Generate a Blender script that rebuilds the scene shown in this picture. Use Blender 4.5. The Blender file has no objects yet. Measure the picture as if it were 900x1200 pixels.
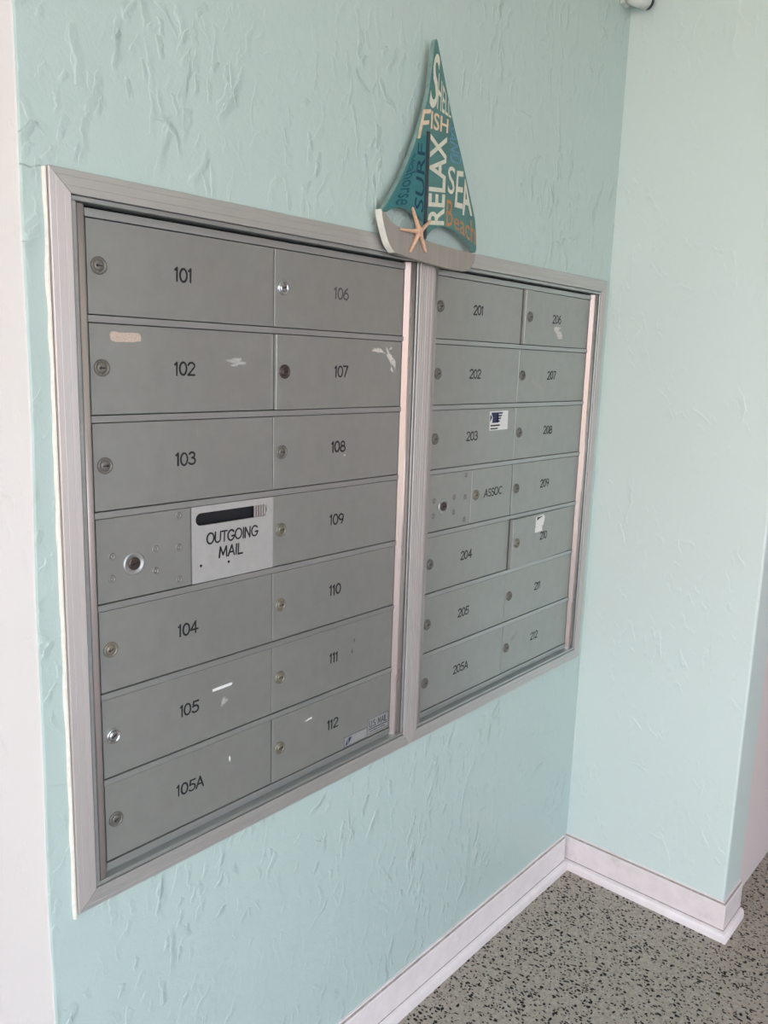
import bpy, bmesh, math, random
from mathutils import Vector, Matrix, noise

sc = bpy.context.scene
COL = sc.collection
R = math.radians
Z0 = 1.56            # height of the first door rail's gap above the floor

# ------------------------------------------------------------------ camera
cam_d = bpy.data.cameras.new('camera')
cam = bpy.data.objects.new('camera', cam_d)
COL.objects.link(cam)
right = Vector((0.65829643, -0.75212591, 0.03086146))
up = Vector((0.11616265, 0.14200691, 0.98302608))
fwd = Vector((0.74374192, 0.64353761, -0.18085159))
M = Matrix((right, up, -fwd)).transposed().to_4x4()
M.translation = Vector((-0.587319, -1.050105, -0.052745 + Z0))
cam.matrix_world = M
cam_d.sensor_fit = 'HORIZONTAL'
cam_d.sensor_width = 36.0
cam_d.lens = 952.337 / 900 * 36
cam_d.clip_start = 0.02
sc.camera = cam

# ------------------------------------------------------------------ world, sun, lamps, exposure
sc.view_settings.view_transform = 'Standard'
sc.view_settings.look = 'None'
sc.view_settings.gamma = 1.0
sc.view_settings.use_curve_mapping = False
sc.view_settings.exposure = 0.44

world = bpy.data.worlds.new('sky')
sc.world = world
world.use_nodes = True
wn = world.node_tree.nodes
wl = world.node_tree.links
wn.clear()
w_out = wn.new('ShaderNodeOutputWorld')
w_bg = wn.new('ShaderNodeBackground')
w_tc = wn.new('ShaderNodeTexCoord')
w_sep = wn.new('ShaderNodeSeparateXYZ')
w_ramp = wn.new('ShaderNodeValToRGB')
wl.new(w_tc.outputs['Generated'], w_sep.inputs[0])
wl.new(w_sep.outputs['Z'], w_ramp.inputs['Fac'])
cr = w_ramp.color_ramp
cr.elements[0].position = 0.0
cr.elements[0].color = (0.92, 0.94, 1.0, 1)
cr.elements[1].position = 0.7
cr.elements[1].color = (0.42, 0.62, 1.0, 1)
e = cr.elements.new(0.25)
e.color = (0.70, 0.84, 1.0, 1)
wl.new(w_ramp.outputs['Color'], w_bg.inputs['Color'])
w_bg.inputs['Strength'].default_value = 3.5
wl.new(w_bg.outputs[0], w_out.inputs['Surface'])

sun_d = bpy.data.lights.new('sun', 'SUN')
sun = bpy.data.objects.new('sun', sun_d)
COL.objects.link(sun)
sun.location = (6, 3, 9)
sun_d.energy = 9.0
sun_d.angle = R(0.6)
sun_d.color = (1.0, 0.93, 0.82)
sun.rotation_euler = Vector((-0.55, -0.25, -1.0)).to_track_quat('-Z', 'Y').to_euler()

# ------------------------------------------------------------------ materials
MATS = {}


def node_mat(name):
    m = bpy.data.materials.new(name)
    m.use_nodes = True
    nt = m.node_tree
    b = nt.nodes['Principled BSDF']
    MATS[name] = m
    return m, nt, b


def N(nt, kind, **kw):
    n = nt.nodes.new(kind)
    for k, v in kw.items():
        if k in n.inputs:
            n.inputs[k].default_value = v
        else:
            setattr(n, k, v)
    return n


def math_n(nt, op, a, b=None, c=None, clamp=False):
    n = nt.nodes.new('ShaderNodeMath')
    n.operation = op
    n.use_clamp = clamp
    for i, v in enumerate((a, b, c)):
        if v is None:
            continue
        if isinstance(v, (int, float)):
            n.inputs[i].default_value = v
        else:
            nt.links.new(v, n.inputs[i])
    return n.outputs[0]


def smooth(nt, v, lo, hi, tlo=0.0, thi=1.0):
    n = nt.nodes.new('ShaderNodeMapRange')
    n.interpolation_type = 'SMOOTHSTEP'
    nt.links.new(v, n.inputs['Value'])
    n.inputs['From Min'].default_value = lo
    n.inputs['From Max'].default_value = hi
    n.inputs['To Min'].default_value = tlo
    n.inputs['To Max'].default_value = thi
    return n.outputs['Result']


def mix_c(nt, fac, a, b):
    n = nt.nodes.new('ShaderNodeMix')
    n.data_type = 'RGBA'
    if isinstance(fac, (int, float)):
        n.inputs['Factor'].default_value = fac
    else:
        nt.links.new(fac, n.inputs['Factor'])
    for s, v in ((6, a), (7, b)):
        if isinstance(v, tuple):
            n.inputs[s].default_value = v if len(v) == 4 else (*v, 1)
        else:
            nt.links.new(v, n.inputs[s])
    return n.outputs[2]


def coords(nt, scale=(1, 1, 1), rot=(0, 0, 0)):
    g = nt.nodes.new('ShaderNodeNewGeometry')
    mp = nt.nodes.new('ShaderNodeMapping')
    mp.inputs['Scale'].default_value = scale
    mp.inputs['Rotation'].default_value = rot
    nt.links.new(g.outputs['Position'], mp.inputs['Vector'])
    return mp.outputs[0]


def obj_coords(nt, scale=(1, 1, 1)):
    g = nt.nodes.new('ShaderNodeTexCoord')
    mp = nt.nodes.new('ShaderNodeMapping')
    mp.inputs['Scale'].default_value = scale
    nt.links.new(g.outputs['Object'], mp.inputs['Vector'])
    return mp.outputs[0]


def noise_n(nt, vec, scale, detail=3, rough=0.5, dist=0.0):
    n = nt.nodes.new('ShaderNodeTexNoise')
    nt.links.new(vec, n.inputs['Vector'])
    n.inputs['Scale'].default_value = scale
    n.inputs['Detail'].default_value = detail
    n.inputs['Roughness'].default_value = rough
    n.inputs['Distortion'].default_value = dist
    return n.outputs['Fac']


def plaster(name, colour, strength=1.0, rough=0.55, tint=(0.72, 0.74, 0.68)):
    """Trowelled stucco under paint: flat plateaus that end in short raised ridges, some fine grain."""
    m, nt, b = node_mat(name)
    v = coords(nt)
    # plane coordinates (run along the wall, height), bent a little so that the strokes curve
    sp = nt.nodes.new('ShaderNodeSeparateXYZ')
    nt.links.new(v, sp.inputs[0])
    run = math_n(nt, 'ADD', sp.outputs[0], sp.outputs[1])
    tot = None
    patch = smooth(nt, noise_n(nt, v, 4.5, 2, 0.5), 0.40, 0.60, 0.15, 1.0)
    for k, (cell, length, width, gain, lean, chance) in enumerate(((11, 0.50, 0.040, 1.0, 0.9, 0.62), (19, 0.62, 0.055, 0.85, 1.3, 0.60), (15, 0.55, 0.030, 0.8, 2.6, 0.45), (38, 0.60, 0.085, 0.60, 1.5, 0.60))):
        cmb = nt.nodes.new('ShaderNodeCombineXYZ')
        nt.links.new(math_n(nt, 'ADD', run, 3.7 * k), cmb.inputs[0])
        nt.links.new(math_n(nt, 'MULTIPLY_ADD', sp.outputs[2], 0.8, 1.3 * k), cmb.inputs[1])
        bend = nt.nodes.new('ShaderNodeTexNoise')
        nt.links.new(cmb.outputs[0], bend.inputs['Vector'])
        bend.inputs['Scale'].default_value = cell * 1.7
        bend.inputs['Detail'].default_value = 2.0
        warp = nt.nodes.new('ShaderNodeVectorMath')
        warp.operation = 'MULTIPLY_ADD'
        nt.links.new(bend.outputs['Color'], warp.inputs[0])
        warp.inputs[1].default_value = (0.55 / cell, 0.35 / cell, 0)
        nt.links.new(cmb.outputs[0], warp.inputs[2])
        scl = nt.nodes.new('ShaderNodeVectorMath')
        scl.operation = 'SCALE'
        nt.links.new(warp.outputs[0], scl.inputs[0])
        scl.inputs['Scale'].default_value = cell
        vo = nt.nodes.new('ShaderNodeTexVoronoi')
        vo.voronoi_dimensions = '2D'
        vo.inputs['Scale'].default_value = 1.0
        nt.links.new(scl.outputs[0], vo.inputs['Vector'])
        rel = nt.nodes.new('ShaderNodeVectorMath')
        rel.operation = 'SUBTRACT'
        nt.links.new(scl.outputs[0], rel.inputs[0])
        nt.links.new(vo.outputs['Position'], rel.inputs[1])
        rc = nt.nodes.new('ShaderNodeSeparateColor')
        nt.links.new(vo.outputs['Color'], rc.inputs[0])
        rt = nt.nodes.new('ShaderNodeVectorRotate')
        rt.rotation_type = 'Z_AXIS'
        nt.links.new(rel.outputs[0], rt.inputs['Vector'])
        nt.links.new(math_n(nt, 'MULTIPLY_ADD', rc.outputs[0], lean, -lean / 2 + 0.25), rt.inputs['Angle'])
        rs = nt.nodes.new('ShaderNodeSeparateXYZ')
        nt.links.new(rt.outputs[0], rs.inputs[0])
        c_, a_ = rs.outputs[0], math_n(nt, 'ABSOLUTE', rs.outputs[1])
        rise = smooth(nt, c_, -width, 0.0)
        fall = smooth(nt, c_, 0.0, width * 4.5, 1.0, 0.0)
        along = smooth(nt, a_, length * 0.25, length, 1.0, 0.0)
        amp = math_n(nt, 'MULTIPLY', smooth(nt, rc.outputs[1], 1 - chance, 1.0, 0.0, 1.0), gain)
        h = math_n(nt, 'MULTIPLY', math_n(nt, 'MULTIPLY', rise, fall), math_n(nt, 'MULTIPLY', along, math_n(nt, 'MULTIPLY', amp, patch)))
        tot = h if tot is None else math_n(nt, 'ADD', tot, h)
    soft = noise_n(nt, v, 7, 3, 0.5)
    grain = noise_n(nt, v, 260, 2, 0.6)
    tot = math_n(nt, 'ADD', tot, math_n(nt, 'MULTIPLY', soft, 1.6))
    tot = math_n(nt, 'ADD', tot, math_n(nt, 'MULTIPLY', grain, 0.10))
    bp = nt.nodes.new('ShaderNodeBump')
    bp.inputs['Strength'].default_value = strength
    bp.inputs['Distance'].default_value = 0.0031
    nt.links.new(tot, bp.inputs['Height'])
    nt.links.new(bp.outputs[0], b.inputs['Normal'])
    # paint: small drift in hue, faint grime specks
    dr = smooth(nt, noise_n(nt, coords(nt), 1.6, 3, 0.5), 0.35, 0.65)
    c = mix_c(nt, math_n(nt, 'MULTIPLY', dr, 0.10), colour, tuple(x * y for x, y in zip(colour, (1.0, 0.96, 0.94))))
    speck = smooth(nt, noise_n(nt, coords(nt), 70, 3, 0.7), 0.70, 0.78)
    c = mix_c(nt, math_n(nt, 'MULTIPLY', speck, 0.25), c, tuple(x * y for x, y in zip(colour, tint)))
    nt.links.new(c, b.inputs['Base Color'])
    b.inputs['Roughness'].default_value = rough
    b.inputs['Specular IOR Level'].default_value = 0.4
    return m


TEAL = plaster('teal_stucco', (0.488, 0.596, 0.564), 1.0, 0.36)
TEAL_END = plaster('teal_stucco_lit', (0.675, 0.775, 0.745), 0.45, 0.5)  # same teal paint, lightened to stand for the stronger light on this wall
WHITE_WALL = plaster('white_stucco', (0.66, 0.655, 0.645), 0.35, 0.6, (0.8, 0.72, 0.62))
PINK_WALL = plaster('off_white_wall', (0.82, 0.73, 0.72), 0.12, 0.6)
CEIL = plaster('ceiling_paint', (0.84, 0.85, 0.68), 0.3, 0.7)


def painted(name, colour, rough=0.45, spec=0.5, metallic=0.0, var=0.06, nscale=60, bump=0.0, dirt=None, dirt_amt=0.4, stretch=(1, 1, 1)):
    m, nt, b = node_mat(name)
    v = obj_coords(nt, stretch)
    n = noise_n(nt, v, nscale, 4, 0.6)
    f = smooth(nt, n, 0.3, 0.7)
    lo = tuple(max(0, x * (1 - var)) for x in colour)
    hi = tuple(min(1, x * (1 + var)) for x in colour)
    c = mix_c(nt, f, lo, hi)
    if dirt:
        d = smooth(nt, noise_n(nt, v, nscale * 0.35, 4, 0.7), 0.58, 0.75)
        c = mix_c(nt, math_n(nt, 'MULTIPLY', d, dirt_amt), c, dirt)
    nt.links.new(c, b.inputs['Base Color'])
    rr = smooth(nt, noise_n(nt, v, nscale * 0.2, 3, 0.6), 0.3, 0.7, rough - 0.05, rough + 0.06)
    nt.links.new(rr, b.inputs['Roughness'])
    b.inputs['Metallic'].default_value = metallic
    b.inputs['Specular IOR Level'].default_value = spec
    if bump:
        bp = nt.nodes.new('ShaderNodeBump')
        bp.inputs['Strength'].default_value = bump
        bp.inputs['Distance'].default_value = 0.001
        nt.links.new(n, bp.inputs['Height'])
        nt.links.new(bp.outputs[0], b.inputs['Normal'])
    return m


DOOR_M = painted('satin_aluminium_door', (0.375, 0.385, 0.365), 0.34, 0.5, 0.6, 0.03, 35, 0.02, (0.30, 0.31, 0.29), 0.25)
RAIL_M = painted('brushed_aluminium_rail', (0.46, 0.475, 0.47), 0.34, 0.5, 0.75, 0.04, 120, 0.02, None, 0, (0.05, 1, 1))
TRIM_M = painted('anodised_aluminium_trim_pink_lit', (0.56, 0.515, 0.50), 0.42, 0.5, 0.55, 0.012, 140, 0.0, (0.45, 0.42, 0.40), 0.3, (1, 1, 0.06))  # upright copy of the trim metal, pink reflected light mixed into its colour
TRIMH_M = painted('anodised_aluminium_trim_level', (0.535, 0.52, 0.505), 0.42, 0.5, 0.6, 0.012, 140, 0.0, (0.45, 0.42, 0.40), 0.3, (0.06, 1, 1))
STILE_M = painted('bright_aluminium_stile', (0.46, 0.40, 0.38), 0.30, 0.5, 0.5, 0.03, 140, 0.0, None, 0, (1, 1, 0.05))
MAIL_M = painted('pale_aluminium_plate', (0.56, 0.555, 0.545), 0.42, 0.5, 0.5, 0.03, 60, 0.02, (0.40, 0.40, 0.39), 0.25)
DARK_M = painted('dark_box_interior', (0.018, 0.018, 0.02), 0.7, 0.3)
INKW_M = painted('worn_grey_engraved_paint', (0.10, 0.10, 0.10), 0.5, 0.4, 0, 0.5, 300)
INK_M = painted('black_engraved_paint', (0.018, 0.018, 0.02), 0.5, 0.4, 0, 0.3, 300)
LOCK_M = painted('worn_lock_metal', (0.20, 0.185, 0.165), 0.5, 0.5, 0.6, 0.2, 400, 0.05)
LOCKB_M = painted('dark_bronze_lock_metal', (0.10, 0.075, 0.065), 0.35, 0.5, 0.7, 0.2, 400, 0.05)
LOCKC_M = painted('chrome_lock_metal', (0.62, 0.64, 0.68), 0.16, 0.5, 1.0, 0.05, 300)
LOCKG_M = painted('tarnished_brass_lock_metal', (0.25, 0.225, 0.18), 0.45, 0.5, 0.6, 0.15, 400, 0.05)
SCREW_M = painted('steel_rivet', (0.27, 0.25, 0.24), 0.45, 0.5, 0.5, 0.08, 300)
RES_M = painted('dried_tape_residue', (0.62, 0.58, 0.53), 0.75, 0.3, 0, 0.18, 500, 0.3, (0.42, 0.40, 0.37), 0.7)
RESP_M = painted('pinkish_tape_residue', (0.54, 0.43, 0.36), 0.7, 0.3, 0, 0.15, 450, 0.3, (0.44, 0.40, 0.35), 0.8)
RESW_M = painted('white_paper_residue', (0.80, 0.79, 0.76), 0.75, 0.3, 0, 0.08, 400, 0.2, (0.55, 0.54, 0.52), 0.5)
RESF_M = painted('faint_tape_residue', (0.42, 0.41, 0.385), 0.65, 0.3, 0.1, 0.12, 400, 0.2)
STICK_M = painted('white_sticker', (0.74, 0.73, 0.71), 0.5, 0.4, 0, 0.05, 200, 0.0, (0.6, 0.58, 0.54), 0.4)
NAVY_M = painted('navy_print', (0.018, 0.028, 0.085), 0.5, 0.4, 0, 0.1, 200)
SILV_M = painted('silver_decal', (0.36, 0.36, 0.37), 0.4, 0.4, 0.3, 0.05, 300)
BASE_M = painted('white_gloss_baseboard', (0.84, 0.755, 0.745), 0.38, 0.5, 0, 0.04, 25, 0.04, (0.5, 0.43, 0.40), 0.4)
SEAM_M = painted('shaded_seam', (0.40, 0.33, 0.31), 0.8, 0.2, 0, 0.2, 60)  # dark joint colour; also paints the soft shade below the board's top rim
CAULK_M = painted('cream_paint_bead', (0.78, 0.74, 0.66), 0.5, 0.4, 0, 0.06, 90, 0.2)
SAIL_M = painted('teal_painted_board', (0.085, 0.20, 0.185), 0.55, 0.4, 0, 0.12, 30, 0.05, (0.11, 0.25, 0.23), 0.5, (0.3, 1, 1))
SAILE_M = painted('grey_green_board_edge', (0.22, 0.33, 0.31), 0.6, 0.3, 0, 0.12, 60, 0.1)
SAILL_M = painted('deep_teal_painted_board', (0.04, 0.17, 0.18), 0.55, 0.4, 0, 0.12, 30, 0.05)
MAST_M = painted('dark_grey_mast', (0.045, 0.055, 0.065), 0.6, 0.3, 0, 0.15, 60)
CREAM_M = painted('cream_lettering', (0.62, 0.61, 0.50), 0.6, 0.3, 0, 0.08, 120, 0, (0.5, 0.55, 0.48), 0.4)
PEACH_M = painted('peach_cream_lettering', (0.68, 0.53, 0.38), 0.6, 0.3, 0, 0.08, 120)
ORANGE_M = painted('orange_lettering', (0.46, 0.21, 0.085), 0.6, 0.3, 0, 0.12, 120)
BLUE_M = painted('blue_lettering', (0.12, 0.26, 0.36), 0.6, 0.3, 0, 0.1, 120)
DKBLUE_M = painted('dark_blue_lettering', (0.012, 0.05, 0.09), 0.6, 0.3, 0, 0.1, 120)
DKTEAL_M = painted('dark_teal_lettering', (0.012, 0.085, 0.115), 0.6, 0.3, 0, 0.1, 120)
HULL_M = painted('weathered_grey_wood', (0.31, 0.28, 0.245), 0.7, 0.3, 0, 0.06, 90, 0.2, (0.27, 0.24, 0.21), 0.4, (1.0, 1, 0.05))
WHITE_M = painted('white_painted_edge', (0.80, 0.78, 0.71), 0.5, 0.4, 0, 0.05, 60)
STAR_M = painted('dried_starfish', (0.66, 0.42, 0.29), 0.75, 0.3, 0, 0.15, 260, 0.6, (0.75, 0.60, 0.45), 0.6)
FIXW_M = painted('white_plastic', (0.72, 0.74, 0.70), 0.4, 0.5, 0, 0.03, 60)
FIXB_M = painted('black_plastic', (0.015, 0.018, 0.03), 0.3, 0.5, 0, 0.1, 60)
GRASS_M = painted('sunlit_lawn', (0.20, 0.27, 0.08), 0.9, 0.2, 0, 0.25, 8, 0.5)
STREET_M = painted('pale_concrete_path', (0.50, 0.44, 0.40), 0.9, 0.2, 0, 0.1, 4)


def terrazzo():
    m, nt, b = node_mat('terrazzo')
    g = coords(nt)
    w = nt.nodes.new('ShaderNodeTexNoise')
    nt.links.new(g, w.inputs['Vector'])
    w.inputs['Scale'].default_value = 55
    w.inputs['Detail'].default_value = 1
    va = N(nt, 'ShaderNodeVectorMath', operation='MULTIPLY_ADD')
    nt.links.new(w.outputs['Color'], va.inputs[0])
    va.inputs[1].default_value = (0.010, 0.010, 0.0)
    nt.links.new(g, va.inputs[2])
    base_n = noise_n(nt, g, 90, 4, 0.75)
    c = mix_c(nt, smooth(nt, base_n, 0.35, 0.65), (0.345, 0.295, 0.245), (0.485, 0.42, 0.35))
    big = smooth(nt, noise_n(nt, g, 4, 3, 0.5), 0.35, 0.65)
    c = mix_c(nt, math_n(nt, 'MULTIPLY', big, 0.30), c, (0.41, 0.34, 0.29))
    def chips(scale, stretch, thr, chance, col, src, seed):
        mp = nt.nodes.new('ShaderNodeMapping')
        mp.inputs['Scale'].default_value = stretch
        mp.inputs['Rotation'].default_value = (0, 0, seed)
        mp.inputs['Location'].default_value = (seed, seed * 2, 0)
        nt.links.new(va.outputs[0], mp.inputs['Vector'])
        vo = nt.nodes.new('ShaderNodeTexVoronoi')
        vo.voronoi_dimensions = '2D'
        vo.inputs['Scale'].default_value = scale
        nt.links.new(mp.outputs[0], vo.inputs['Vector'])
        sp = nt.nodes.new('ShaderNodeSeparateColor')
        nt.links.new(vo.outputs['Color'], sp.inputs[0])
        on = math_n(nt, 'LESS_THAN', sp.outputs[0], chance)
        size = math_n(nt, 'MULTIPLY_ADD', sp.outputs[1], thr * 0.75, thr * 0.35)
        ins = smooth(nt, math_n(nt, 'SUBTRACT', size, vo.outputs['Distance']), 0.0, 0.05)
        return mix_c(nt, math_n(nt, 'MULTIPLY', ins, on), src, col)
    c = chips(95, (1, 0.8, 1), 0.42, 0.40, (0.47, 0.43, 0.38), c, 0.7)
    c = chips(120, (0.8, 1, 1), 0.40, 0.22, (0.17, 0.14, 0.12), c, 2.1)
    c = chips(150, (1, 0.7, 1), 0.40, 0.26, (0.022, 0.019, 0.018), c, 1.2)
    c = chips(78, (1.2, 0.7, 1), 0.32, 0.36, (0.010, 0.009, 0.009), c, 0.35)
    c = chips(64, (0.75, 1.2, 1), 0.27, 0.26, (0.008, 0.007, 0.008), c, 4.4)
    nt.links.new(c, b.inputs['Base Color'])
    b.inputs['Roughness'].default_value = 0.6
    b.inputs['Specular IOR Level'].default_value = 0.25
    return m


TERR = terrazzo()

# ------------------------------------------------------------------ mesh helpers


def link_obj(name, me, parent=None, loc=(0, 0, 0)):
    o = bpy.data.objects.new(name, me)
    COL.objects.link(o)
    o.location = loc
    if parent is not None:
        o.parent = parent
    return o


def from_bm(name, bm, mats, parent=None, loc=(0, 0, 0), smooth_f=False, label=None):
    me = bpy.data.meshes.new(name)
    bm.normal_update()
    bm.to_mesh(me)
    bm.free()
    for m in (mats if isinstance(mats, (list, tuple)) else [mats]):
        me.materials.append(m)
    if smooth_f:
        for p in me.polygons:
            p.use_smooth = True
    o = link_obj(name, me, parent, loc)
    if label:
        o['label'] = label
    return o


def box(bm, x0, x1, y0, y1, z0, z1, bevel=0.0, seg=1, mat=0):
    vs = [bm.verts.new((x, y, z)) for x in (x0, x1) for y in (y0, y1) for z in (z0, z1)]
    q = ((0, 1, 3, 2), (4, 6, 7, 5), (0, 4, 5, 1), (2, 3, 7, 6), (0, 2, 6, 4), (1, 5, 7, 3))
    fs = [bm.faces.new([vs[i] for i in f]) for f in q]
    for f in fs:
        f.material_index = mat
    if bevel:
        eds = list({e for f in fs for e in f.edges})
        r = bmesh.ops.bevel(bm, geom=eds, offset=bevel, segments=seg, affect='EDGES', profile=0.5)
        for f in r['faces']:
            f.material_index = mat


def prism(bm, pts, y0, y1, mat_front=0, mat_side=0, side_mats=None):
    """Polygon in X/Z (counter-clockwise seen from -Y) extruded between y0 (front) and y1 (back)."""
    a = [bm.verts.new((x, y0, z)) for x, z in pts]
    c = [bm.verts.new((x, y1, z)) for x, z in pts]
    f = bm.faces.new(a)
    f.material_index = mat_front
    f = bm.faces.new(c[::-1])
    f.material_index = mat_side
    n = len(pts)
    for i in range(n):
        j = (i + 1) % n
        f = bm.faces.new((a[j], a[i], c[i], c[j]))
        f.material_index = side_mats[i] if side_mats else mat_side


def disc_y(bm, cx, cz, y, r, n=24, mat=0, flip=False):
    vs = [bm.verts.new((cx + r * math.cos(2 * math.pi * i / n), y, cz + r * math.sin(2 * math.pi * i / n))) for i in range(n)]
    f = bm.faces.new(vs if not flip else vs[::-1])
    f.material_index = mat
    return vs


def lathe_y(bm, cx, cz, prof, n=24, mats=None):
    """prof: list of (radius, y) turned about an axis along Y; last radius may be 0."""
    rings = []
    for r, y in prof:
        if r == 0:
            rings.append([bm.verts.new((cx, y, cz))])
        else:
            rings.append([bm.verts.new((cx + r * math.cos(2 * math.pi * i / n), y, cz + r * math.sin(2 * math.pi * i / n))) for i in range(n)])
    for k in range(len(rings) - 1):
        A, B = rings[k], rings[k + 1]
        for i in range(n):
            j = (i + 1) % n
            if len(B) == 1:
                f = bm.faces.new((A[i], A[j], B[0]))
            else:
                f = bm.faces.new((A[i], A[j], B[j], B[i]))
            f.material_index = mats[k] if mats else 0


def ribbon(bm, pts, w, y, cap=5, taper=(1.0, 1.0), mat=0):
    """Flat painted stroke with round ends in the X/Z plane at depth y."""
    n = len(pts)
    P = [Vector(p) for p in pts]
    closed = (P[0] - P[-1]).length < 1e-6
    L, Rr = [], []
    for i in range(n):
        if closed:
            d = (P[(i + 1) % (n - 1)] - P[(i - 1) % (n - 1)])
        else:
            d = P[min(i + 1, n - 1)] - P[max(i - 1, 0)]
        if d.length < 1e-9:
            d = Vector((1, 0))
        d.normalize()
        t = i / (n - 1)
        hw = w / 2 * (taper[0] + (taper[1] - taper[0]) * t)
        nrm = Vector((-d.y, d.x)) * hw
        L.append(bm.verts.new((P[i].x + nrm.x, y, P[i].y + nrm.y)))
        Rr.append(bm.verts.new((P[i].x - nrm.x, y, P[i].y - nrm.y)))
    for i in range(n - 1):
        f = bm.faces.new((L[i], Rr[i], Rr[i + 1], L[i + 1]))
        f.material_index = mat
    if not closed and cap:
        for end in (0, n - 1):
            d = (P[1] - P[0]) if end == 0 else (P[-2] - P[-1])
            d.normalize()
            hw = w / 2 * (taper[0] if end == 0 else taper[1])
            a0 = math.atan2(-d.y, -d.x)
            vs = []
            for k in range(cap + 1):
                a = a0 - math.pi / 2 + math.pi * k / cap
                vs.append(bm.verts.new((P[end].x + hw * math.cos(a), y, P[end].y + hw * math.sin(a))))
            f = bm.faces.new(vs)
            f.material_index = mat


def arc(cx, cy, rx, ry, a0, a1, n=12):
    return [(cx + rx * math.cos(R(a0 + (a1 - a0) * i / n)), cy + ry * math.sin(R(a0 + (a1 - a0) * i / n))) for i in range(n + 1)]


# hand-cut lettering, one unit tall: (advance, strokes)
GLYPH = {
    '0': (0.62, [arc(.27, .5, .25, .5, 90, 450, 20)]),
    '1': (0.34, [[(.02, .84), (.15, 1.0)], [(.15, 1.0), (.15, 0)]]),
    '2': (0.60, [arc(.26, .73, .24, .26, 165, -28, 10) + [(.02, .0)], [(.02, 0), (.52, 0)]]),
    '3': (0.60, [arc(.24, .76, .21, .23, 150, -85, 10), arc(.24, .27, .26, .27, 88, -150, 12)]),
    '4': (0.64, [[(.40, 0), (.40, 1)], [(.40, 1), (.02, .30)], [(.02, .30), (.58, .30)]]),
    '5': (0.60, [[(.50, 1), (.12, 1)], [(.12, 1), (.08, .58)], arc(.24, .31, .27, .31, 128, -145, 12)]),
    '6': (0.60, [arc(.27, .30, .24, .30, 90, 450, 18), [(.40, .99), (.20, .82), (.07, .56), (.035, .32)]]),
    '7': (0.56, [[(.0, 1), (.46, 1)], [(.46, 1), (.16, 0)]]),
    '8': (0.60, [arc(.27, .76, .19, .23, 90, 450, 16), arc(.27, .27, .25, .27, 90, 450, 18)]),
    '9': (0.60, [arc(.26, .70, .24, .29, 90, 450, 18), [(.495, .68), (.46, .36), (.30, .02)]]),
    'A': (0.68, [[(.02, 0), (.32, 1)], [(.32, 1), (.60, 0)], [(.11, .33), (.51, .33)]]),
    'S': (0.60, [arc(.28, .75, .23, .24, 40, 262, 12), arc(.27, .26, .25, .26, 90, -148, 12)]),
    'O': (0.86, [arc(.38, .5, .36, .5, 90, 450, 22)]),
    'C': (0.68, [arc(.36, .5, .33, .5, 48, 312, 16)]),
    'G': (0.84, [arc(.38, .5, .36, .5, 42, 350, 18), [(.74, .42), (.46, .42)]]),
    'U': (0.74, [[(.04, 1), (.04, .34)] + arc(.32, .31, .28, .31, 180, 360, 12) + [(.60, 1)]]),
    'T': (0.64, [[(.0, 1), (.58, 1)], [(.29, 1), (.29, 0)]]),
    'I': (0.26, [[(.08, 1), (.08, 0)]]),
    'N': (0.74, [[(.04, 0), (.04, 1)], [(.04, 1), (.58, 0)], [(.58, 0), (.58, 1)]]),
    'M': (0.88, [[(.04, 0), (.10, 1)], [(.10, 1), (.38, .2)], [(.38, .2), (.66, 1)], [(.66, 1), (.74, 0)]]),
    'L': (0.54, [[(.04, 1), (.04, 0)], [(.04, 0), (.46, 0)]]),
    '.': (0.22, [[(.05, 0), (.05, .04)]]),
    ' ': (0.40, []),
}


def lettering(bm, text, cx, cz, h, stroke, y, wide=1.0, slant=0.0, jitter=0.0, seed=0, mat=0):
    rnd = random.Random(seed)
    total = sum(GLYPH[c][0] for c in text) * h * wide - 0.1 * h
    x = cx - total / 2
    k = 0
    for c in text:
        adv, strokes = GLYPH[c]
        dx, dz = rnd.uniform(-jitter, jitter) * h, rnd.uniform(-jitter, jitter) * h
        for s in strokes:
            pts = [(x + dx + (px + slant * py) * h * wide, cz - h / 2 + dz + py * h) for px, py in s]
            ribbon(bm, pts, stroke * rnd.uniform(0.9, 1.1), y - 0.00002 * (k % 5), 5, (1.05, rnd.uniform(0.85, 1.0)), mat)
            k += 1
        x += adv * h * wide


def blob(bm, cx, cz, w, h, y, seed=0, n=26, jag=0.35, rot=0.0, mat=0, pw=0.7):
    """Irregular flake outline in the X/Z plane."""
    pts = []
    for i in range(n):
        a = 2 * math.pi * i / n
        k = 1 + jag * (noise.noise(Vector((math.cos(a) * 2.1 + seed * 7.3, math.sin(a) * 2.1, seed * 1.7))) * 2)
        px = math.copysign(abs(math.cos(a)) ** pw, math.cos(a)) * w / 2 * k
        pz = math.copysign(abs(math.sin(a)) ** pw, math.sin(a)) * h / 2 * k
        pts.append((cx + px * math.cos(rot) - pz * math.sin(rot), cz + px * math.sin(rot) + pz * math.cos(rot)))
    c = bm.verts.new((cx, y - 0.0001, cz))
    vs = [bm.verts.new((x, y, z)) for x, z in pts]
    for i in range(n):
        f = bm.faces.new((vs[i], vs[(i + 1) % n], c))
        f.material_index = mat


def thing(name, label, cat, loc=(0, 0, 0), group=None):
    o = bpy.data.objects.new(name, None)
    COL.objects.link(o)
    o.location = loc
    o.empty_display_size = 0.1
    o['label'] = label
    o['category'] = cat
    if group:
        o['group'] = group
    return o


def struct(name, bm, mats, loc=(0, 0, 0), smooth_f=False):
    o = from_bm(name, bm, mats, None, loc, smooth_f)
    o['kind'] = 'structure'
    return o


# ------------------------------------------------------------------ the setting
YW = -0.006          # face of the mailbox wall
XE = 1.523           # face of the end pier
YP = -0.478          # front face of the end pier
CEIL_Z = 2.62


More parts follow.
